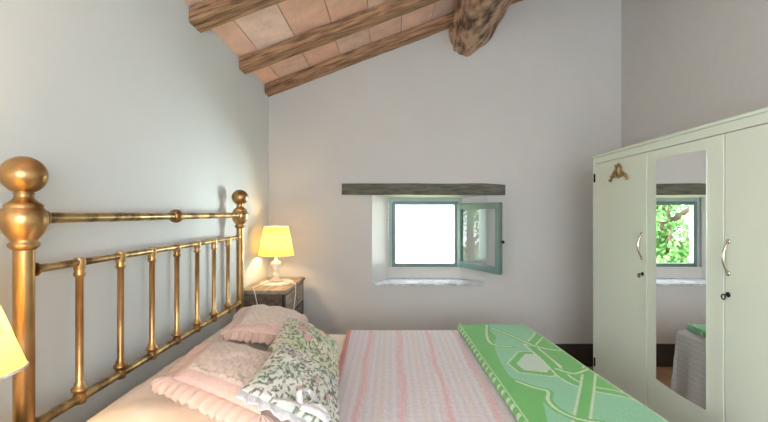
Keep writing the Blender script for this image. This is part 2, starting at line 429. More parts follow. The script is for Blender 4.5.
# side rails, foot legs (under the covers)
XF = .93
for y in (Y0+.0, Y1-.0):
    bm = bmesh.new(); box(bm, XH+.02, XF-.02, y-.012 if y == Y0 else y-.012, y+.012, .24, .32, .003); bobj('side_rail', bm, M['iron'], smooth=False)
bm = bmesh.new(); box(bm, XF-.04, XF-.01, Y0+.012, Y1-.012, .24, .32, .003); bobj('foot_rail', bm, M['iron'], smooth=False)
for y in (Y0+.01, Y1-.01):
    bm = bmesh.new(); lathe(bm, [(.02, 0), (.02, .42)], (XF-.03, y, 0), n=16); bobj('foot_leg', bm, M['iron'])

# mattress with cream sheet
ZM = .585; MX0, MX1, MY0, MY1 = -1.0, .92, 1.13, 2.845
bm = bmesh.new(); box(bm, MX0, MX1, MY0+.03, MY1-.03, .32, ZM)
es = [e for e in bm.edges]
bmesh.ops.bevel(bm, geom=es, offset=.045, segments=5, affect='EDGES', profile=.5)
tag(obj('mattress', bm, M['sheet']), 'mattress in a cream sheet on the brass bed, below the pillows', 'mattress')

# bedspread: lies on the mattress and hangs over both sides and the foot
BX0 = -.26
PALE = srgb(219, 212, 218); WHITE = srgb(228, 222, 226); PINK = srgb(232, 168, 176); BEIGE = srgb(226, 214, 206)
def mixc(a, b, t): return tuple(a[i]*(1-t)+b[i]*t for i in range(3))+(1,)
stripes = [(-.14, .024, PINK), (.045, .024, PINK), (.235, .024, PINK), (.425, .024, PINK), (.62, .024, PINK), (.81, .024, PINK), (-.045, .01, BEIGE), (.14, .01, BEIGE), (.33, .01, BEIGE)]
TOPZ = ZM+.012
def spread_pos(a, b):
    # a: cloth distance from head-side edge, b: cloth distance across
    x = a; y = b
    fx, y0, y1 = MX1+.008, MY0+.02, MY1-.012
    ox = max(0, x-fx); oy = 0
    if y < y0: oy = y-y0
    if y > y1: oy = y-y1
    d = math.hypot(ox, oy)
    px, py = min(x, fx), min(max(y, y0), y1)
    z = TOPZ+.003*nz(x*3, y*3)
    z += .0022*math.sin(y*160)*(.3+.7*abs(nz(x*4, y*4, 3)))*.4
    if d > 0:
        ux, uy = ox/d, oy/d
        R = .03
        ang = min(d/R, PI/2)
        out = R*math.sin(ang); drop = R*(1-math.cos(ang))+max(0, d-R*PI/2)
        flare = max(0, d-.05)
        along = x*1.0 if abs(uy) > abs(ux) else y
        wave = flare*(.05*math.sin(along*17+1)+.06*math.sin(along*31))*.55
        fl = flare*.06
        px += ux*(out+fl+wave); py += uy*(out+fl+wave)
        z = TOPZ-drop
    return Vector((px, py, max(z, .05)))
bm = bmesh.new()
A0, A1, Bq0, Bq1 = BX0, MX1+.46, MY0-.40, MY1+.44
NA, NB = 280, 380
lay = bm.verts.layers.float_color.new('Col'); cl = {}
def shearx(t): return .045*(1-t)   # head-side edge lies slightly askew
g = []
for i in range(NA+1):
    row = []
    for j in range(NB+1):
        b = Bq0+(Bq1-Bq0)*j/NB
        tt = min(max((b-MY0)/(MY1-MY0), 0), 1)
        a0 = A0-.025*tt+.03*(1-tt)
        a = a0+(A1-a0)*i/NA
        v = bm.verts.new(spread_pos(a, b))
        col = mixc(PALE, WHITE, .5+.5*math.sin(a*180))
        for s, hw, c in stripes:
            if hw > .015: hw = .016
            dd = abs(a-s+.006*math.sin(b*9))
            if dd < hw:
                t = .55+.45*(math.sin(b*230+a*300) > -.2)
                if hw > .015 and (abs(dd-hw*.62) < hw*.16): t = .25
                col = mixc(col, c, .7*t)
        if a-a0 < .008: col = mixc(col, srgb(226, 150, 152), .8)
        v[lay] = col; row.append(v)
    g.append(row)
for i in range(NA):
    for j in range(NB): bm.faces.new((g[i][j], g[i+1][j], g[i+1][j+1], g[i][j+1]))
spread = obj('bedspread', bm, M['attrcloth'])
tag(spread, 'pale pink bedspread with deeper pink woven stripes, hanging over the brass bed', 'bedspread')
bm = bmesh.new(); n = 210
for i in range(n):
    b = MY0+.02+(MY1-.03-MY0-.02)*i/n; tt = (b-MY0)/(MY1-MY0); x0 = A0-.025*tt+.03*(1-tt)
    dx = .016+.008*random.random(); dy = random.uniform(-.005, .005)
    tube(bm, [(x0+.004, b, TOPZ+.007), (x0-dx*.5, b+dy*.5, TOPZ+.006), (x0-dx, b+dy, TOPZ-.002)], [.0022, .0019, .0012], 5)
fr = obj('fringe', bm, M['pink_fringe'], spread, label='deep pink tasselled fringe')

# green folded blanket across the foot
def px2w(x, y, z=.64):
    s = (y-213)/(H-z); return ((x-392)/s, 414/s)
def zpt(u, v): return px2w(440+u/3.2, 310+v/3.2)     # points read off an enlarged detail
G_D, G_M, G_L, G_W = srgb(94, 200, 84), srgb(140, 218, 170), srgb(214, 240, 200), srgb(206, 232, 208)  # mid green is bluish: cool light on the cloth painted in
def poly(*uv): return [zpt(*p) for p in uv]
def pdist(p, pts):
    best = 9
    for a, b in zip(pts, pts[1:]):
        vx, vy = b[0]-a[0], b[1]-a[1]; L2 = vx*vx+vy*vy or 1e-9
        t = max(0, min(1, ((p[0]-a[0])*vx+(p[1]-a[1])*vy)/L2))
        best = min(best, math.hypot(p[0]-a[0]-t*vx, p[1]-a[1]-t*vy))
    return best
def inside(p, pts):
    c = False; n = len(pts); j = n-1
    for i in range(n):
        if (pts[i][1] > p[1]) != (pts[j][1] > p[1]) and p[0] < (pts[j][0]-pts[i][0])*(p[1]-pts[i][1])/(pts[j][1]-pts[i][1])+pts[i][0]: c = not c
        j = i
    return c
oct_ = poly((232, 172), (262, 140), (318, 138), (372, 182), (352, 207), (262, 198))
def smooth2(l): return [(p.x, p.y) for p in spline([(a[0], a[1], 0) for a in l], 4)]
octl = oct_+oct_[:1]
bands = [poly((285, 112), (330, 150), (400, 215), (470, 248), (560, 266), (640, 280), (760, 300)), poly((480, 180), (470, 260), (452, 360), (440, 480)),
         poly((290, 112), (315, 85), (320, 60))]
curves = [poly((150, 50), (150, 85), (170, 112), (230, 120)), poly((165, 60), (230, 85), (300, 115), (370, 130), (400, 128)),
          poly((245, 230), (300, 250), (345, 262), (345, 290), (375, 320), (440, 350), (520, 365)), poly((372, 190), (430, 205), (480, 188))]
light_reg = [poly((180, 85), (290, 112), (400, 225), (440, 240), (350, 262), (240, 225), (200, 180), (175, 120)),
             poly((345, 262), (440, 240), (640, 282), (760, 320), (760, 480), (420, 480), (330, 300)), poly((150, 48), (320, 48), (290, 112), (180, 85))]
bands = [smooth2(b) if len(b) > 4 else b for b in bands]; curves = [smooth2(c) for c in curves]
light_reg = [smooth2(l+l[:1])[:-1] for l in light_reg]
def blanket_col(X, Y, side):
    p = (X, Y)
    if side == 'left':
        w_ = (Y*7.5) % 1
        d = abs(math.hypot((w_-.5)*.133, 0))
        return mixc(G_D, G_L, .9) if (abs(d-.03) < .012) else G_D
    c = G_D
    for r in light_reg:
        if inside(p, r): c = G_M
    if inside(p, oct_): c = G_W
    do = pdist(p, octl)
    if do < .018: c = G_D
    if .018 < do < .026 and not inside(p, oct_): c = G_L
    for b in bands:
        d = pdist(p, b)
        if d < .022: c = G_D
        elif d < .032: c = G_L
    for b in curves:
        d = pdist(p, b)
        if d < .007: c = G_L
        elif d < .02: c = G_D
    return c
bm = bmesh.new(); lay = bm.verts.layers.float_color.new('Col')
BT, BB = .643, .602
NU, NV = 210, 330
def bl_edges(t):   # t: 0 far .. 1 near
    xl = .44+.045*t; xr = .895+.165*t+.008*math.sin(t*9)
    if t < .04: k = math.sqrt(max(0, 1-(1-t/.04)**2)); xl += .02*(1-k); xr -= .03*(1-k)
    return xl, xr
g = []
for j in range(NV+1):
    t = j/NV; Y = 2.862-(2.862-1.12)*t; xl, xr = bl_edges(t); row = []
    endk = min(1, max(.12, math.sqrt(min(1, t/.025)))) if t < .5 else 1
    th = BT-BB
    for i in range(NU+1):
        u = i/NU
        # cross-section: bottom-left -> rounded left side -> top -> rounded right
        if u < .08:
            a_ = u/.08*PI/2*2-PI/2; x = xl+.022-.022*math.cos(a_); z = BB+th/2+th/2*math.sin(a_); side = 'left' if a_ < 1.1 else 'top'
        elif u > .94:
            a_ = PI/2-(u-.94)/.06*PI; x = xr-.018+.018*math.cos(a_); z = BB+th/2+th/2*math.sin(a_); side = 'right'
        else:
            s = (u-.08)/.86; x = xl+.022+(xr-xl-.04)*s; z = BT+.0035*nz(x*5, Y*5); side = 'top'
        z = BB+(z-BB)*endk
        if x > .945: z -= (x-.945)**1.5*.6
        v = bm.verts.new((x, Y, z)); c = blanket_col(x, Y, side)
        v[lay] = c; row.append(v)
    g.append(row)
for j in range(NV):
    for i in range(NU): bm.faces.new((g[j][i], g[j][i+1], g[j+1][i+1], g[j+1][i]))
    bm.faces.new((g[j][NU], g[j][0], g[j+1][0], g[j+1][NU]))
bm.faces.new(g[0][::-1]); bm.faces.new(g[-1])
bmesh.ops.recalc_face_normals(bm, faces=bm.faces)
blk = tag(obj('folded_blanket', bm, M['blanket']), 'folded green blanket with pale curved line pattern across the foot of the bed', 'blanket')
bm = bmesh.new()
for which in (0, 1):
    pts = []
    for j in range(4, 331, 3):
        t = j/330; xl, xr = bl_edges(t); Y = 2.862-(2.862-1.12)*t
        x = xl+.018 if which == 0 else xr-.012
        z = BT+.0005
        if x > .945: z -= (x-.945)**1.5*.6
        pts.append((x, Y, z))
    tube(bm, pts, .0028, 6)
hem = obj('hem', bm, mat('pale_hem', srgb(206, 228, 190), .9, var=.1, vscale=80), blk, label='pale green stitched hem')

# ------------------------------------------------------------ pillows
def pillow(corners, thick, res=60, bow=.05, colf=None, dispf=None, seed=0, flat=.55, pw=.42):
    TL, TR, BR, BL = [Vector(c) for c in corners]
    nrm = (BR-TL).cross(TR-BL).normalized()
    if nrm.z < 0: nrm = -nrm
    bm = bmesh.new(); lay = bm.verts.layers.float_color.new('Col') if colf else None
    def base(u, v):
        uu = u*(1-bow*(1-v*v)*0-bow*(1-v*v)*abs(u)**2*1.0*.9); vv = v*(1-bow*(1-u*u)*abs(v)**2*.9)
        a, b = (uu+1)/2, (vv+1)/2
        return TL.lerp(TR, a).lerp(BL.lerp(BR, a), b)
    top, bot = [], []
    for i in range(res+1):
        rt, rb = [], []
        for j in range(res+1):
            u, v = -1+2*i/res, -1+2*j/res
            pf = ((1-u*u)*(1-v*v))**pw
            edge = i in (0, res) or j in (0, res)
            p = base(u, v)
            wr = nz(u*2.3+seed, v*2.3, seed)*.016*pf + nz(u*6+seed, v*6, seed)*.005*pf
            h = thick*.5*pf + wr
            if dispf: h += dispf(u, v)*min(1, pf*1.6)
            vt = bm.verts.new(p+nrm*max(h, .0)); rt.append(vt)
            if edge: rb.append(vt)
            else: rb.append(bm.verts.new(p-nrm*thick*flat*pf*.8))
            if colf:
                c = colf(u, v); rt[-1][lay] = c
                if not edge: rb[-1][lay] = c
        top.append(rt); bot.append(rb)
    for i in range(res):
        for j in range(res):
            bm.faces.new((top[i][j], top[i+1][j], top[i+1][j+1], top[i][j+1]))
            q = (bot[i][j+1], bot[i+1][j+1], bot[i+1][j], bot[i][j])
            if len(set(q)) == 4 and not all(a_ in (top[i][j], top[i+1][j], top[i+1][j+1], top[i][j+1]) for a_ in q):
                try: bm.faces.new(q)
                except ValueError: pass
    bmesh.ops.recalc_face_normals(bm, faces=bm.faces)
    return bm, base, nrm
def ruffle(base, nrm, width, sides, waves=11, amp=.018, rings=6, seed=0, lift=0.0):
    """a gathered strip round the rim; sides: list of param segments ((u0,v0),(u1,v1))"""
    bm = bmesh.new(); cen = base(0, 0); st = []
    closed = len(sides) == 4; outs = []
    for (u0, v0), (u1, v1) in sides:
        t = (base(u1, v1)-base(u0, v0)).normalized(); out = t.cross(nrm).normalized()
        if out.dot(base((u0+u1)/2, (v0+v1)/2)-cen) < 0: out = -out
        outs.append(out)
    for q, ((u0, v0), (u1, v1)) in enumerate(sides):
        n = 80
        for k in range(n+1): st.append((base(u0+(u1-u0)*k/n, v0+(v1-v0)*k/n), outs[q], 1))
        if q < len(sides)-1 or closed:
            o2 = outs[(q+1) % len(sides)]; p = base(u1, v1)
            for k in range(1, 22): st.append((p, outs[q].lerp(o2, k/22).normalized(), 1-.12*math.sin(PI*k/22)))
    prev = None; ph = 0; first = None
    for k, (P, out, wf) in enumerate(st):
        t = out.cross(nrm); row = []
        ph += 2*PI*waves/101*(1+1.1*nz(k*.05, seed)); wob = 1.6*nz(k*.045, seed+3)
        for r in range(rings+1):
            f = r/rings
            wv = math.sin(ph)+.4*math.sin(2.3*ph+1)
            p = P+out*(width*wf*f*(1+.12*wob)-.004)+nrm*(amp*f**.8*(.75+.4*wob)*wv+lift*f*f)+t*(math.cos(ph)*amp*.5*f)
            row.append(bm.verts.new(p))
        if prev:
            for r in range(rings): bm.faces.new((prev[r], row[r], row[r+1], prev[r+1]))
        prev = row; first = first or row
    if closed:
        for r in range(rings): bm.faces.new((prev[r], first[r], first[r+1], prev[r+1]))
    return bm
def solid(o, th=.0025):
    md = o.modifiers.new('solid', 'SOLIDIFY'); md.thickness = th; return o
ALL = [((-1, -1), (1, -1)), ((1, -1), (1, 1)), ((1, 1), (-1, 1)), ((-1, 1), (-1, -1))]

# cream pillows at the head
bm, b_, n_ = pillow([(-.985, 2.0, .715), (-.985, 1.2, .715), (-.52, 1.2, .625), (-.52, 2.0, .625)], .16, seed=1, pw=.3, flat=.25)
tag(obj('bed_pillow', bm, M['pillowcase']), 'plain cream pillow at the near side of the headboard, lit by the bedside lamp', 'pillow', 'cream pillows against the headboard')
bm, b_, n_ = pillow([(-.985, 2.80, .715), (-.985, 2.03, .715), (-.52, 2.03, .625), (-.52, 2.80, .625)], .16, seed=5, pw=.3, flat=.25)
tag(obj('bed_pillow', bm, M['pillowcase']), 'plain cream pillow at the far side of the headboard by the nightstand', 'pillow', 'cream pillows against the headboard')

QW, QP = srgb(240, 226, 214), srgb(232, 204, 192)
def quilt_d(u, v):
    a_, b = u*5, v*7; r = math.floor(b); a_ += .5*(r % 2)
    fu, fv = a_-math.floor(a_)-.5, b-r-.5
    # overlapping scale shapes
    e = min(abs(abs(fu)-.5), abs(fv-.5+1.2*fu*fu))
    return .0038*min(1, e/.10)
def quilt_c(u, v):
    if abs(u) > .8 or abs(v) > .8: return srgb(238, 206, 196)
    d = quilt_d(u, v)/.0038
    return mixc(QP, QW, min(1, d*1.2))
def sham(corners, seed, label, rl):
    bm, b, n = pillow(corners, .12, 90, bow=.03, colf=quilt_c, dispf=lambda u, v: quilt_d(u, v) if max(abs(u), abs(v)) < .8 else 0, seed=seed)
    o = tag(obj('quilted_cushion', bm, M['attrcloth']), label, 'cushion', 'pink quilted cushions with ruffled edges')
    solid(obj('ruffle', ruffle(b, n, rl, ALL, waves=13, amp=.010, seed=seed, lift=-.03), M['pinksatin'], o, label='pale pink gathered ruffle'))
sham([(-.885, 2.52, .825), (-.56, 2.58, .765), (-.47, 2.13, .755), (-.79, 2.03, .825)], 11, 'pink quilted cushion with ruffled edge, the farther one beside the nightstand', .05)
sham([(-.80, 1.83, .83), (-.44, 1.80, .75), (-.41, 1.30, .765), (-.76, 1.43, .83)], 17, 'pink quilted cushion with wide ruffled edge, the nearer one on the bed', .062)

# floral cushions
def leaf_print(seed, roses, leafcols, ground, tint_rows):
    rnd = random.Random(seed); leaves = []
    for k in range(620):
        u, v = rnd.uniform(-1, 1), rnd.uniform(-1, 1)
        leaves.append((u, v, rnd.uniform(0, PI), rnd.uniform(.035, .075), rnd.uniform(.014, .03), rnd.choice(leafcols)))
    cells = {}
    for L_ in leaves: 
        for di in (-1, 0, 1):
            for dj in (-1, 0, 1): cells.setdefault((int((L_[0]+1)*8)+di, int((L_[1]+1)*8)+dj), []).append(L_)
    def f(u, v):
        c = ground
        c = mixc(c, tint_rows, max(0, min(1, .5+1.6*nz(u*1.5+seed, v*1.5))))
        for (lu, lv, a_, L, W, lc) in cells.get((int((u+1)*8), int((v+1)*8)), ()):
            dx, dy = u-lu, v-lv; p = dx*math.cos(a_)+dy*math.sin(a_); q = -dx*math.sin(a_)+dy*math.cos(a_)
            if (p/L)**2+(q/W)**2 < 1: c = mixc(c, lc, .8)
        for (ru, rv, rr, rc) in roses:
            d = math.hypot(u-ru, v-rv)+.05*nz(u*9, v*9, seed)
            if d < rr: c = mixc(rc, srgb(244, 206, 214), .5+.5*math.sin(d/rr*14+4*math.atan2(v-rv, u-ru)*.5))
        return c
    return f
f1 = leaf_print(3, [(-.35, -.1, .17, srgb(206, 96, 120)), (-.15, .35, .12, srgb(226, 150, 160)), (.3, -.5, .12, srgb(220, 200, 140))],
                [srgb(120, 140, 96), srgb(150, 168, 110), srgb(96, 116, 92), srgb(176, 190, 130), srgb(110, 104, 110)], srgb(232, 230, 212), srgb(206, 220, 188))
bm, b, n = pillow([(-.60, 2.33, .815), (-.30, 2.31, .665), (-.235, 1.84, .66), (-.54, 1.80, .81)], .12, 110, bow=.06, colf=f1, seed=23)
tag(obj('floral_cushion', bm, M['attrcloth']), 'floral cushion in greens with a pink rose, behind the other floral one', 'cushion', 'floral cushions on the bed')
f2 = leaf_print(8, [(.25, .1, .07, srgb(206, 120, 140)), (.55, .4, .06, srgb(206, 120, 140)), (-.1, .55, .06, srgb(214, 130, 150)), (-.5, -.3, .05, srgb(214, 130, 150))],
                [srgb(106, 116, 100), srgb(84, 92, 84), srgb(130, 146, 118), srgb(98, 96, 90), srgb(120, 108, 104)], srgb(234, 232, 222), srgb(212, 226, 210))
bm, b, n = pillow([(-.46, 1.69, .875), (-.235, 1.79, .685), (-.165, 1.32, .675), (-.455, 1.235, .87)], .11, 120, bow=.06, colf=f2, seed=31)
fc = tag(obj('floral_cushion', bm, M['attrcloth']), 'floral cushion of small grey-green leaves with white lace edge, in front', 'cushion', 'floral cushions on the bed')
solid(obj('lace_edge', ruffle(b, n, .035, [((-1, 1), (1, 1))], waves=9, amp=.008, seed=4, lift=-.01), M['lace'], fc, label='white lace edging'))
# white lace ribbon bow tied at the lace edge
bm = bmesh.new()
c0 = b(.05, .96)+n*.03
def strip(pts, w, dirv):
    prev = None
    for p in spline(pts, 8):
        a_ = bm.verts.new(p-dirv*w/2); b2 = bm.verts.new(p+dirv*w/2)
        if prev: bm.faces.new((prev[0], a_, b2, prev[1]))
        prev = (a_, b2)
ex_ = (b(1, .7)-b(-1, .7)).normalized(); ey_ = (b(0, -1)-b(0, 1)).normalized()
strip([c0, c0+ex_*.03+ey_*.045+n*.02, c0+ex_*.005+ey_*.085+n*.015, c0-ex_*.03+ey_*.04+n*.025, c0], .02, (n+ex_*.6).normalized())
strip([c0, c0+ex_*.06+ey_*.01+n*.02, c0+ex_*.10-ey_*.02+n*.01, c0+ex_*.05-ey_*.03+n*.02, c0], .02, (n+ey_*.6).normalized())
strip([c0, c0-ex_*.04-ey_*.03+n*.012, c0-ex_*.09-ey_*.04+n*.0], .022, ey_)
solid(obj('ribbon_bow', bm, M['lace'], fc, label='white ribbon bow'))

# ------------------------------------------------------------ nightstands
def nightstand(label, loc):
    t = thing('nightstand', label, 'nightstand', loc, 0, 'bedside nightstands')
    W_, L_, Hh = .335, .66, .83       # depth along x, length along y
    bm = bmesh.new(); box(bm, -W_/2-.0, W_/2+.012, -L_/2, L_/2, Hh-.028, Hh, .006); obj('table_top', bm, M['nighttop'], t, smooth=False)
    bm = bmesh.new(); box(bm, -W_/2+.01, W_/2-.012, -L_/2+.02, L_/2-.02, .30, Hh-.028, .003); obj('body', bm, M['nightwood'], t, smooth=False)
    bm = bmesh.new(); box(bm, W_/2-.012, W_/2+.0, -L_/2+.04, L_/2-.04, Hh-.20, Hh-.045, .004)
    dr = obj('drawer', bm, M['nighttop'], t, smooth=False)
    bm = bmesh.new(); lathe(bm, [(.007, 0), (.007, .012), (.015, .018), (.016, .026), (.009, .032)], (W_/2, 0, Hh-.12), (1, 0, 0), 16); obj('knob', bm, M['chrome'], dr, label='small metal knob')
    for sy in (-1, 1):
        bm = bmesh.new(); y0 = -.0 if sy > 0 else -L_/2+.04
        box(bm, W_/2-.012, W_/2-.002, min(sy*.005, sy*(L_/2-.04)), max(sy*.005, sy*(L_/2-.04)), .33, Hh-.215, .004); d_ = obj('door', bm, M['nightwood'], t, smooth=False)
        bm = bmesh.new(); lathe(bm, [(.006, 0), (.006, .01), (.012, .016), (.007, .024)], (W_/2-.003, sy*.04, .5), (1, 0, 0), 14); obj('knob', bm, M['chrome'], d_)
    for sx in (-1, 1):
        for sy in (-1, 1):
            bm = bmesh.new(); x, y = sx*(W_/2-.022), sy*(L_/2-.022)
            box(bm, x-.018, x+.018, y-.018, y+.018, 0, .30, .003)
            if sx == 1: box(bm, x+.0, x+.019, y-.019, y+.019, .30, Hh-.03, .002)
            obj('leg', bm, M['darkwood'], t, smooth=False)
    return t
ns = nightstand('grey-brown wooden nightstand in the far corner under the lit lamp', (-.955, 3.37, 0))
dup(ns, (-.955, .735, 0), 0, 'grey-brown wooden nightstand at the near side of the bed, just left of frame')

# lamps
def lamp(label, loc, tilt=0, energy=7.5, rb=.146, rt=.100):
    t = thing('table_lamp', label, 'lamp', loc, 0, 'white bedside lamps')
    bm = bmesh.new()
    lathe(bm, [(.058, 0), (.060, .006), (.052, .014), (.034, .022), (.020, .032), (.016, .040), (.024, .046), (.034, .056), (.034, .064), (.024, .074), (.016, .082),
               (.020, .090), (.033, .104), (.043, .124), (.046, .142), (.040, .158), (.024, .170), (.014, .176), (.012, .215)], n=28)
    obj('base', bm, M['ceramic'], t)
    sh = bpy.data.objects.new('lamp_shade', None)
    n = 40; rs = []; bm = bmesh.new()
    h0, h1 = .215, .455
    for k in range(9):
        f = k/8; r = rb+(rt-rb)*f
        rs.append([bm.verts.new((r*math.cos(2*PI*i/n), r*math.sin(2*PI*i/n), h0+(h1-h0)*f)) for i in range(n)])
    for a_, b2 in zip(rs, rs[1:]):
        for i in range(n): bm.faces.new((a_[i], a_[(i+1) % n], b2[(i+1) % n], b2[i]))
    if tilt: bmesh.ops.rotate(bm, verts=bm.verts, cent=(0, 0, .33), matrix=Matrix.Rotation(tilt, 3, 'Y'))
    s = obj('shade', bm, M['shade'], t, label='cream printed fabric shade')
    bm = bmesh.new()
    for r, z in ((rb, h0), (rt, h1)):
        bm = bmesh.new(); tube(bm, [(r*math.cos(2*PI*i/40), r*math.sin(2*PI*i/40), z) for i in range(41)], .003, 6)
        if tilt: bmesh.ops.rotate(bm, verts=bm.verts, cent=(0, 0, .33), matrix=Matrix.Rotation(tilt, 3, 'Y'))
        obj('rim', bm, M['lace'], s)
    bm = bmesh.new(); lathe(bm, [(.013, .215), (.015, .225), (.015, .262), (.011, .268)], n=18); obj('socket', bm, M['lace'], t)
    bm = bmesh.new(); lathe(bm, [(.012, .268), (.014, .276), (.026, .30), (.028, .318), (.022, .338), (.006, .348)], n=18)
    obj('bulb', bm, M['bulb'], t)
    ld = bpy.data.lights.new('bulb_light', 'POINT'); ld.energy = energy; ld.color = (1, .65, .33); ld.shadow_soft_size = .03
    lo = bpy.data.objects.new('bulb_light', ld); C.objects.link(lo); lo.location = Vector(loc)+Vector((.0, -.0, .318))
    ld.energy = energy; 
    return t
lamp('lit bedside lamp with cream printed shade, standing in the far corner', (-.965, 3.45, .833))
lamp('lit bedside lamp with cream printed shade at the left edge, before the near bedpost', (-.93, .815, .833), tilt=math.radians(-10), energy=15)
# doily under the far lamp
def doily(cx_, cy_, label):
    bm = bmesh.new(); n = 72; rs = []
    for r in range(9):
        f = r/8
        rs.append([bm.verts.new((cx_+(.135+.008*math.cos(i*2*PI/6))*f*math.cos(2*PI*i/n)*.95, cy_+(.16+.008*math.cos(i*2*PI/6))*f*math.sin(2*PI*i/n), .8312+.0006*math.sin(f*30))) for i in range(n)])
    for a_, b2 in zip(rs[1:], rs[2:]):
        for i in range(n): bm.faces.new((a_[i], a_[(i+1) % n], b2[(i+1) % n], b2[i]))
    bm.faces.new(rs[1])
    for v in rs[0]: bm.verts.remove(v)
    tag(solid(obj('doily', bm, M['lace']), .0012), label, 'doily', 'lace doilies under the lamps')
doily(-.945, 3.40, 'white lace doily under the lamp in the far corner')
doily(-.935, .815, 'white lace doily under the lamp at the left edge')
# lamp cords
bm = bmesh.new(); tube(bm, spline([(-.99, 3.385, .838), (-1.03, 3.25, .837), (-1.045, 3.12, .838), (-1.02, 3.045, .842), (-1.005, 3.025, .825), (-.985, 3.022, .74), (-.96, 3.02, .66), (-.95, 3.02, .45), (-.98, 3.02, .25)], 10), .0042, 8)
tag(obj('lamp_cord', bm, M['cord']), 'white lamp cord hanging down the near side of the far nightstand', 'cord')
bm = bmesh.new(); tube(bm, spline([(-.91, 3.42, .838), (-.84, 3.36, .837), (-.785, 3.32, .838), (-.768, 3.30, .825), (-.766, 3.28, .74), (-.762, 3.22, .66), (-.764, 3.20, .45)], 10), .0035, 8)
tag(obj('switch_cord', bm, M['cord']), 'thin white switch cord hanging over the drawer front of the far nightstand', 'cord')

# ------------------------------------------------------------ wardrobe
XW = 1.46; WY0, WY1 = 1.17, 3.007; WH = 1.807; WD = .56
ward = thing('wardrobe', 'tall cream three-door wardrobe with a mirror on its middle door', 'wardrobe', (XW+WD/2, (WY0+WY1)/2, 0))
woff = Vector(ward.location)
def waobj(name, bm, m, par=ward, **k):
    for v in bm.verts: v.co -= woff
    return obj(name, bm, m, par, **k)
bm = bmesh.new(); t_ = .03
box(bm, XW, XW+WD, WY0, WY0+t_, 0, WH-.012, .002); box(bm, XW, XW+WD, WY1-t_, WY1, 0, WH-.012, .002)
box(bm, XW+.02, XW+WD, WY0+t_, WY1-t_, .06, .08); box(bm, XW+WD-.015, XW+WD, WY0+t_, WY1-t_, 0.08, WH-.03)
box(bm, XW+.004, XW+.03, WY0+t_, WY1-t_, 0, .06, .002); box(bm, XW+.002, XW+.03, WY0+t_, WY1-t_, WH-.055, WH-.012, .002)
box(bm, XW+.03, XW+WD-.015, WY0+t_, WY1-t_, WH-.03, WH-.012)
for y in (1.82, 2.37): box(bm, XW+.03, XW+WD-.02, y-.01, y+.01, .08, WH-.03)
waobj('carcass', bm, M['cream'], smooth=False)
bm = bmesh.new(); box(bm, XW-.012, XW+WD, WY0-.008, WY1+.008, WH-.012, WH+.004, .004); waobj('top_board', bm, M['cream'], smooth=False)
DZ0, DZ1 = .065, WH-.058
def bow_handle(y, z):
    bm = bmesh.new(); n = 14
    pts = [(XW-.024*math.sin(PI*i/n)**.7, y, z-.068+.136*i/n) for i in range(n+1)]
    tube(bm, pts, [.0045+.002*math.sin(PI*i/n) for i in range(n+1)], 10)
    for s in (-1, 1): lathe(bm, [(.011, -.001), (.011, .004), (.007, .007)], (XW, y, z+s*.069), (-1, 0, 0), 12)
    return bm
def door(y0, y1, handle_y, key_y):
    bm = bmesh.new(); box(bm, XW, XW+.02, y0, y1, DZ0, DZ1, .0035)
    d = waobj('door', bm, M['cream'], smooth=False)
    if handle_y:
        waobj('handle', bow_handle(handle_y, 1.207), M['chrome'], d, label='curved metal bow handle')
        bm = bmesh.new(); lathe(bm, [(.012, 0), (.012, .003), (.008, .005)], (XW, key_y, 1.045), (-1, 0, 0), 14)
        lathe(bm, [(.003, 0), (.003, .022)], (XW, key_y, 1.045), (-1, 0, 0), 8)
        pts = [(XW-.022-.0, key_y+.010*math.cos(2*PI*i/16), 1.036+.011*math.sin(2*PI*i/16)) for i in range(17)]
        tube(bm, pts, .0028, 6)
        waobj('key', bm, M['iron'], d, label='small dark key in its lock')
    return d
g1, g2 = 2.370, 1.820
d1 = door(g1+.003, WY1-t_-.003, 2.418, 2.412)
d2 = door(g2+.003, g1-.003, None, None)
d3 = door(WY0+t_+.003, g2-.003, 1.795, 1.797)
for z in (1.62, .30):
    for d_, y in ((d1, WY1-t_), (d3, WY0+t_)):
        bm = bmesh.new(); lathe(bm, [(.006, 0), (.006, .06)], (XW-.004, y, z), (0, 0, 1), 10); waobj('hinge', bm, M['iron'], d_, label='small dark hinge')
# mirror: plate with a shallow scalloped head and a sagging foot
bm = bmesh.new(); my0, my1 = 1.919, 2.281; mz0, mz1 = .487, 1.692
pl = []
n = 24
for i in range(n+1):
    u = i/n; pl.append((my0+(my1-my0)*u, mz1+.007*math.sin(PI*u)))
for i in range(n+1):
    u = 1-i/n; pl.append((my0+(my1-my0)*u, mz0-.008*math.sin(PI*u)))
fr_ = [bm.verts.new((XW-.0045, y, z)) for y, z in pl]; bk = [bm.verts.new((XW-.0003, y, z)) for y, z in pl]
bm.faces.new(fr_); bm.faces.new(bk[::-1])
for i in range(len(pl)): bm.faces.new((fr_[i], bk[i], bk[(i+1) % len(pl)], fr_[(i+1) % len(pl)]))
bmesh.ops.recalc_face_normals(bm, faces=bm.faces)
waobj('mirror', bm, M['mirror'], d2, smooth=False, label='long frameless mirror plate')
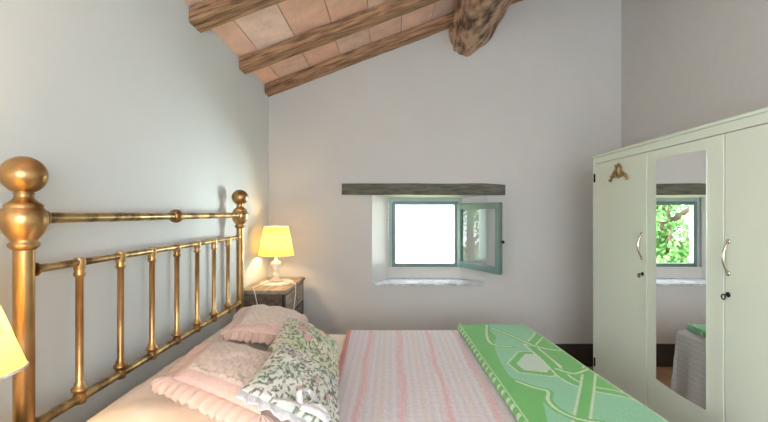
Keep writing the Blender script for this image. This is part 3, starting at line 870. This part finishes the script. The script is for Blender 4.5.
# gilt bow ornament: a ring with two drooping ribbons
bm = bmesh.new(); oy, oz = 2.66, 1.665
ring_ = []
for i in range(25):
    a_ = 2*PI*i/24; ring_.append((XW-.006, oy+.032*math.cos(a_), oz+.006+.038*math.sin(a_)))
tube(bm, ring_, .0085, 8)
for s in (-1, 1):
    tube(bm, spline([(XW-.006, oy+s*.02, oz-.028), (XW-.009, oy+s*.05, oz-.012), (XW-.007, oy+s*.08, oz-.032), (XW-.005, oy+s*.105, oz-.058)], 6), [.009+.004*math.sin(k*1.3) for k in range(18)]+[.003], 8)
for k in range(7):
    a_ = 2*PI*k/7; tube(bm, [(XW-.008, oy+.038*math.cos(a_)-.004, oz+.006+.042*math.sin(a_)), (XW-.012, oy+.042*math.cos(a_)+.004, oz+.006+.046*math.sin(a_))], .007, 6)
waobj('ornament', bm, M['gilt'], d1, label='small gilt bow ornament')

# ------------------------------------------------------------ outside
bm = bmesh.new(); GZ = -2.6
def gf(u, v):
    x, y = -40+80*u, YO+.3+60*v
    return Vector((x, y, GZ+.3*nz(x*.15, y*.15)))
quadgrid(bm, gf, 60, 50, False); bmesh.ops.recalc_face_normals(bm, faces=bm.faces)
for f_ in bm.faces:
    if f_.normal.z < 0: f_.normal_flip()
obj('ground', bm, M['grass'], kind='structure')
def tree(loc, hgt, rad, seed, label):
    rnd = random.Random(seed); t = thing('tree', label, 'tree', loc, 0, 'trees outside the window')
    bm = bmesh.new(); tube(bm, [(0, 0, -.1), (.1, 0, hgt*.3), (0, .1, hgt*.6), (.05, 0, hgt*.85)], [.2, .16, .11, .04], 10)
    for k in range(7):
        a_ = rnd.uniform(0, 2*PI); z = hgt*rnd.uniform(.35, .7)
        tube(bm, [(0.03, .03, z), (rad*.5*math.cos(a_), rad*.5*math.sin(a_), z+rad*.4)], [.07, .03], 7)
    obj('trunk', bm, M['bark'], t)
    bm = bmesh.new()
    blobs = [(Vector((rnd.gauss(0, .45)*rad, rnd.gauss(0, .45)*rad, hgt*rnd.uniform(.35, 1.0))), rad*rnd.uniform(.3, .55)) for _ in range(16)]
    for c, r in blobs:
        for k in range(620):
            d = Vector((rnd.gauss(0, 1), rnd.gauss(0, 1), rnd.gauss(0, 1))).normalized()*r*rnd.uniform(.6, 1.05)
            p = c+d; u = Vector((rnd.gauss(0, 1), rnd.gauss(0, 1), rnd.gauss(0, 1))).normalized(); w_ = u.cross(d).normalized()
            s = rnd.uniform(.045, .08)
            bm.faces.new([bm.verts.new(p+u*s), bm.verts.new(p+w_*s*.5), bm.verts.new(p-u*s), bm.verts.new(p-w_*s*.5)])
    obj('foliage', bm, M['leaf'], t, smooth=False, kind='stuff')
tree((-3.1, 9.0, GZ), 6.0, 1.5, 1, 'green leafy tree outside, nearest the window, seen in the wardrobe mirror')
tree((-9.3, 9.0, GZ), 6.5, 2.0, 2, 'green leafy tree outside, farthest left beyond the window')
tree((-6.2, 15.0, GZ), 7.0, 2.1, 3, 'tall green leafy tree outside, behind the nearer ones')

# ------------------------------------------------------------ light
w = bpy.data.worlds.new('World'); sc.world = w; w.use_nodes = True
bg = w.node_tree.nodes['Background']; bg.inputs['Color'].default_value = (.86, .94, 1, 1); bg.inputs['Strength'].default_value = 9
def area(name, loc, rot, sx, sy, e, col):
    l = bpy.data.lights.new(name, 'AREA'); l.shape = 'RECTANGLE'; l.size = sx; l.size_y = sy; l.energy = e; l.color = col
    o = bpy.data.objects.new(name, l); C.objects.link(o); o.location = loc; o.rotation_euler = rot
    return o
area('front_window_daylight', ((fx0+fx1)/2, YF-.05, (fz0+fz1)/2), (PI/2, 0, 0), 2.0, 1.5, 22, (.88, .94, 1))
d_ = Vector((.3, 3.9, 1.25))-Vector((4.3, 7.0, .6))
area('garden_light', (4.3, 7.0, .6), d_.to_track_quat('-Z', 'Y').to_euler(), 3.0, 2.0, 1200, (.90, 1, .96))
area('left_fill_light', (XL-.05, (LY0+LY1)/2, (LZ0+LZ1)/2), (0, -PI/2, 0), 1.2, .8, 52, (.90, .95, 1))  # added fill in the left opening, brightens right wall and wardrobe
sl = bpy.data.lights.new('sun', 'SUN'); sl.energy = 3; sl.angle = math.radians(.6); sl.color = (1, .96, .88)
so = bpy.data.objects.new('sun', sl); C.objects.link(so)
so.rotation_euler = Vector((.75, -.25, .75)).to_track_quat('Z', 'Y').to_euler()

# ------------------------------------------------------------ camera
cam = bpy.data.cameras.new('camera'); co = bpy.data.objects.new('camera', cam); C.objects.link(co)
co.location = (0, 0, H); co.rotation_euler = (PI/2, 0, 0)
cam.sensor_width = 36; cam.lens = 414/768*36; cam.shift_x = -8/768; cam.shift_y = 2/768; cam.clip_start = .05; cam.clip_end = 300
sc.camera = co
vs_ = sc.view_settings
sc.display_settings.display_device = 'sRGB'
vs_.view_transform = 'Standard'; vs_.look = 'None'; vs_.gamma = 1; vs_.exposure = -.1; vs_.use_curve_mapping = False
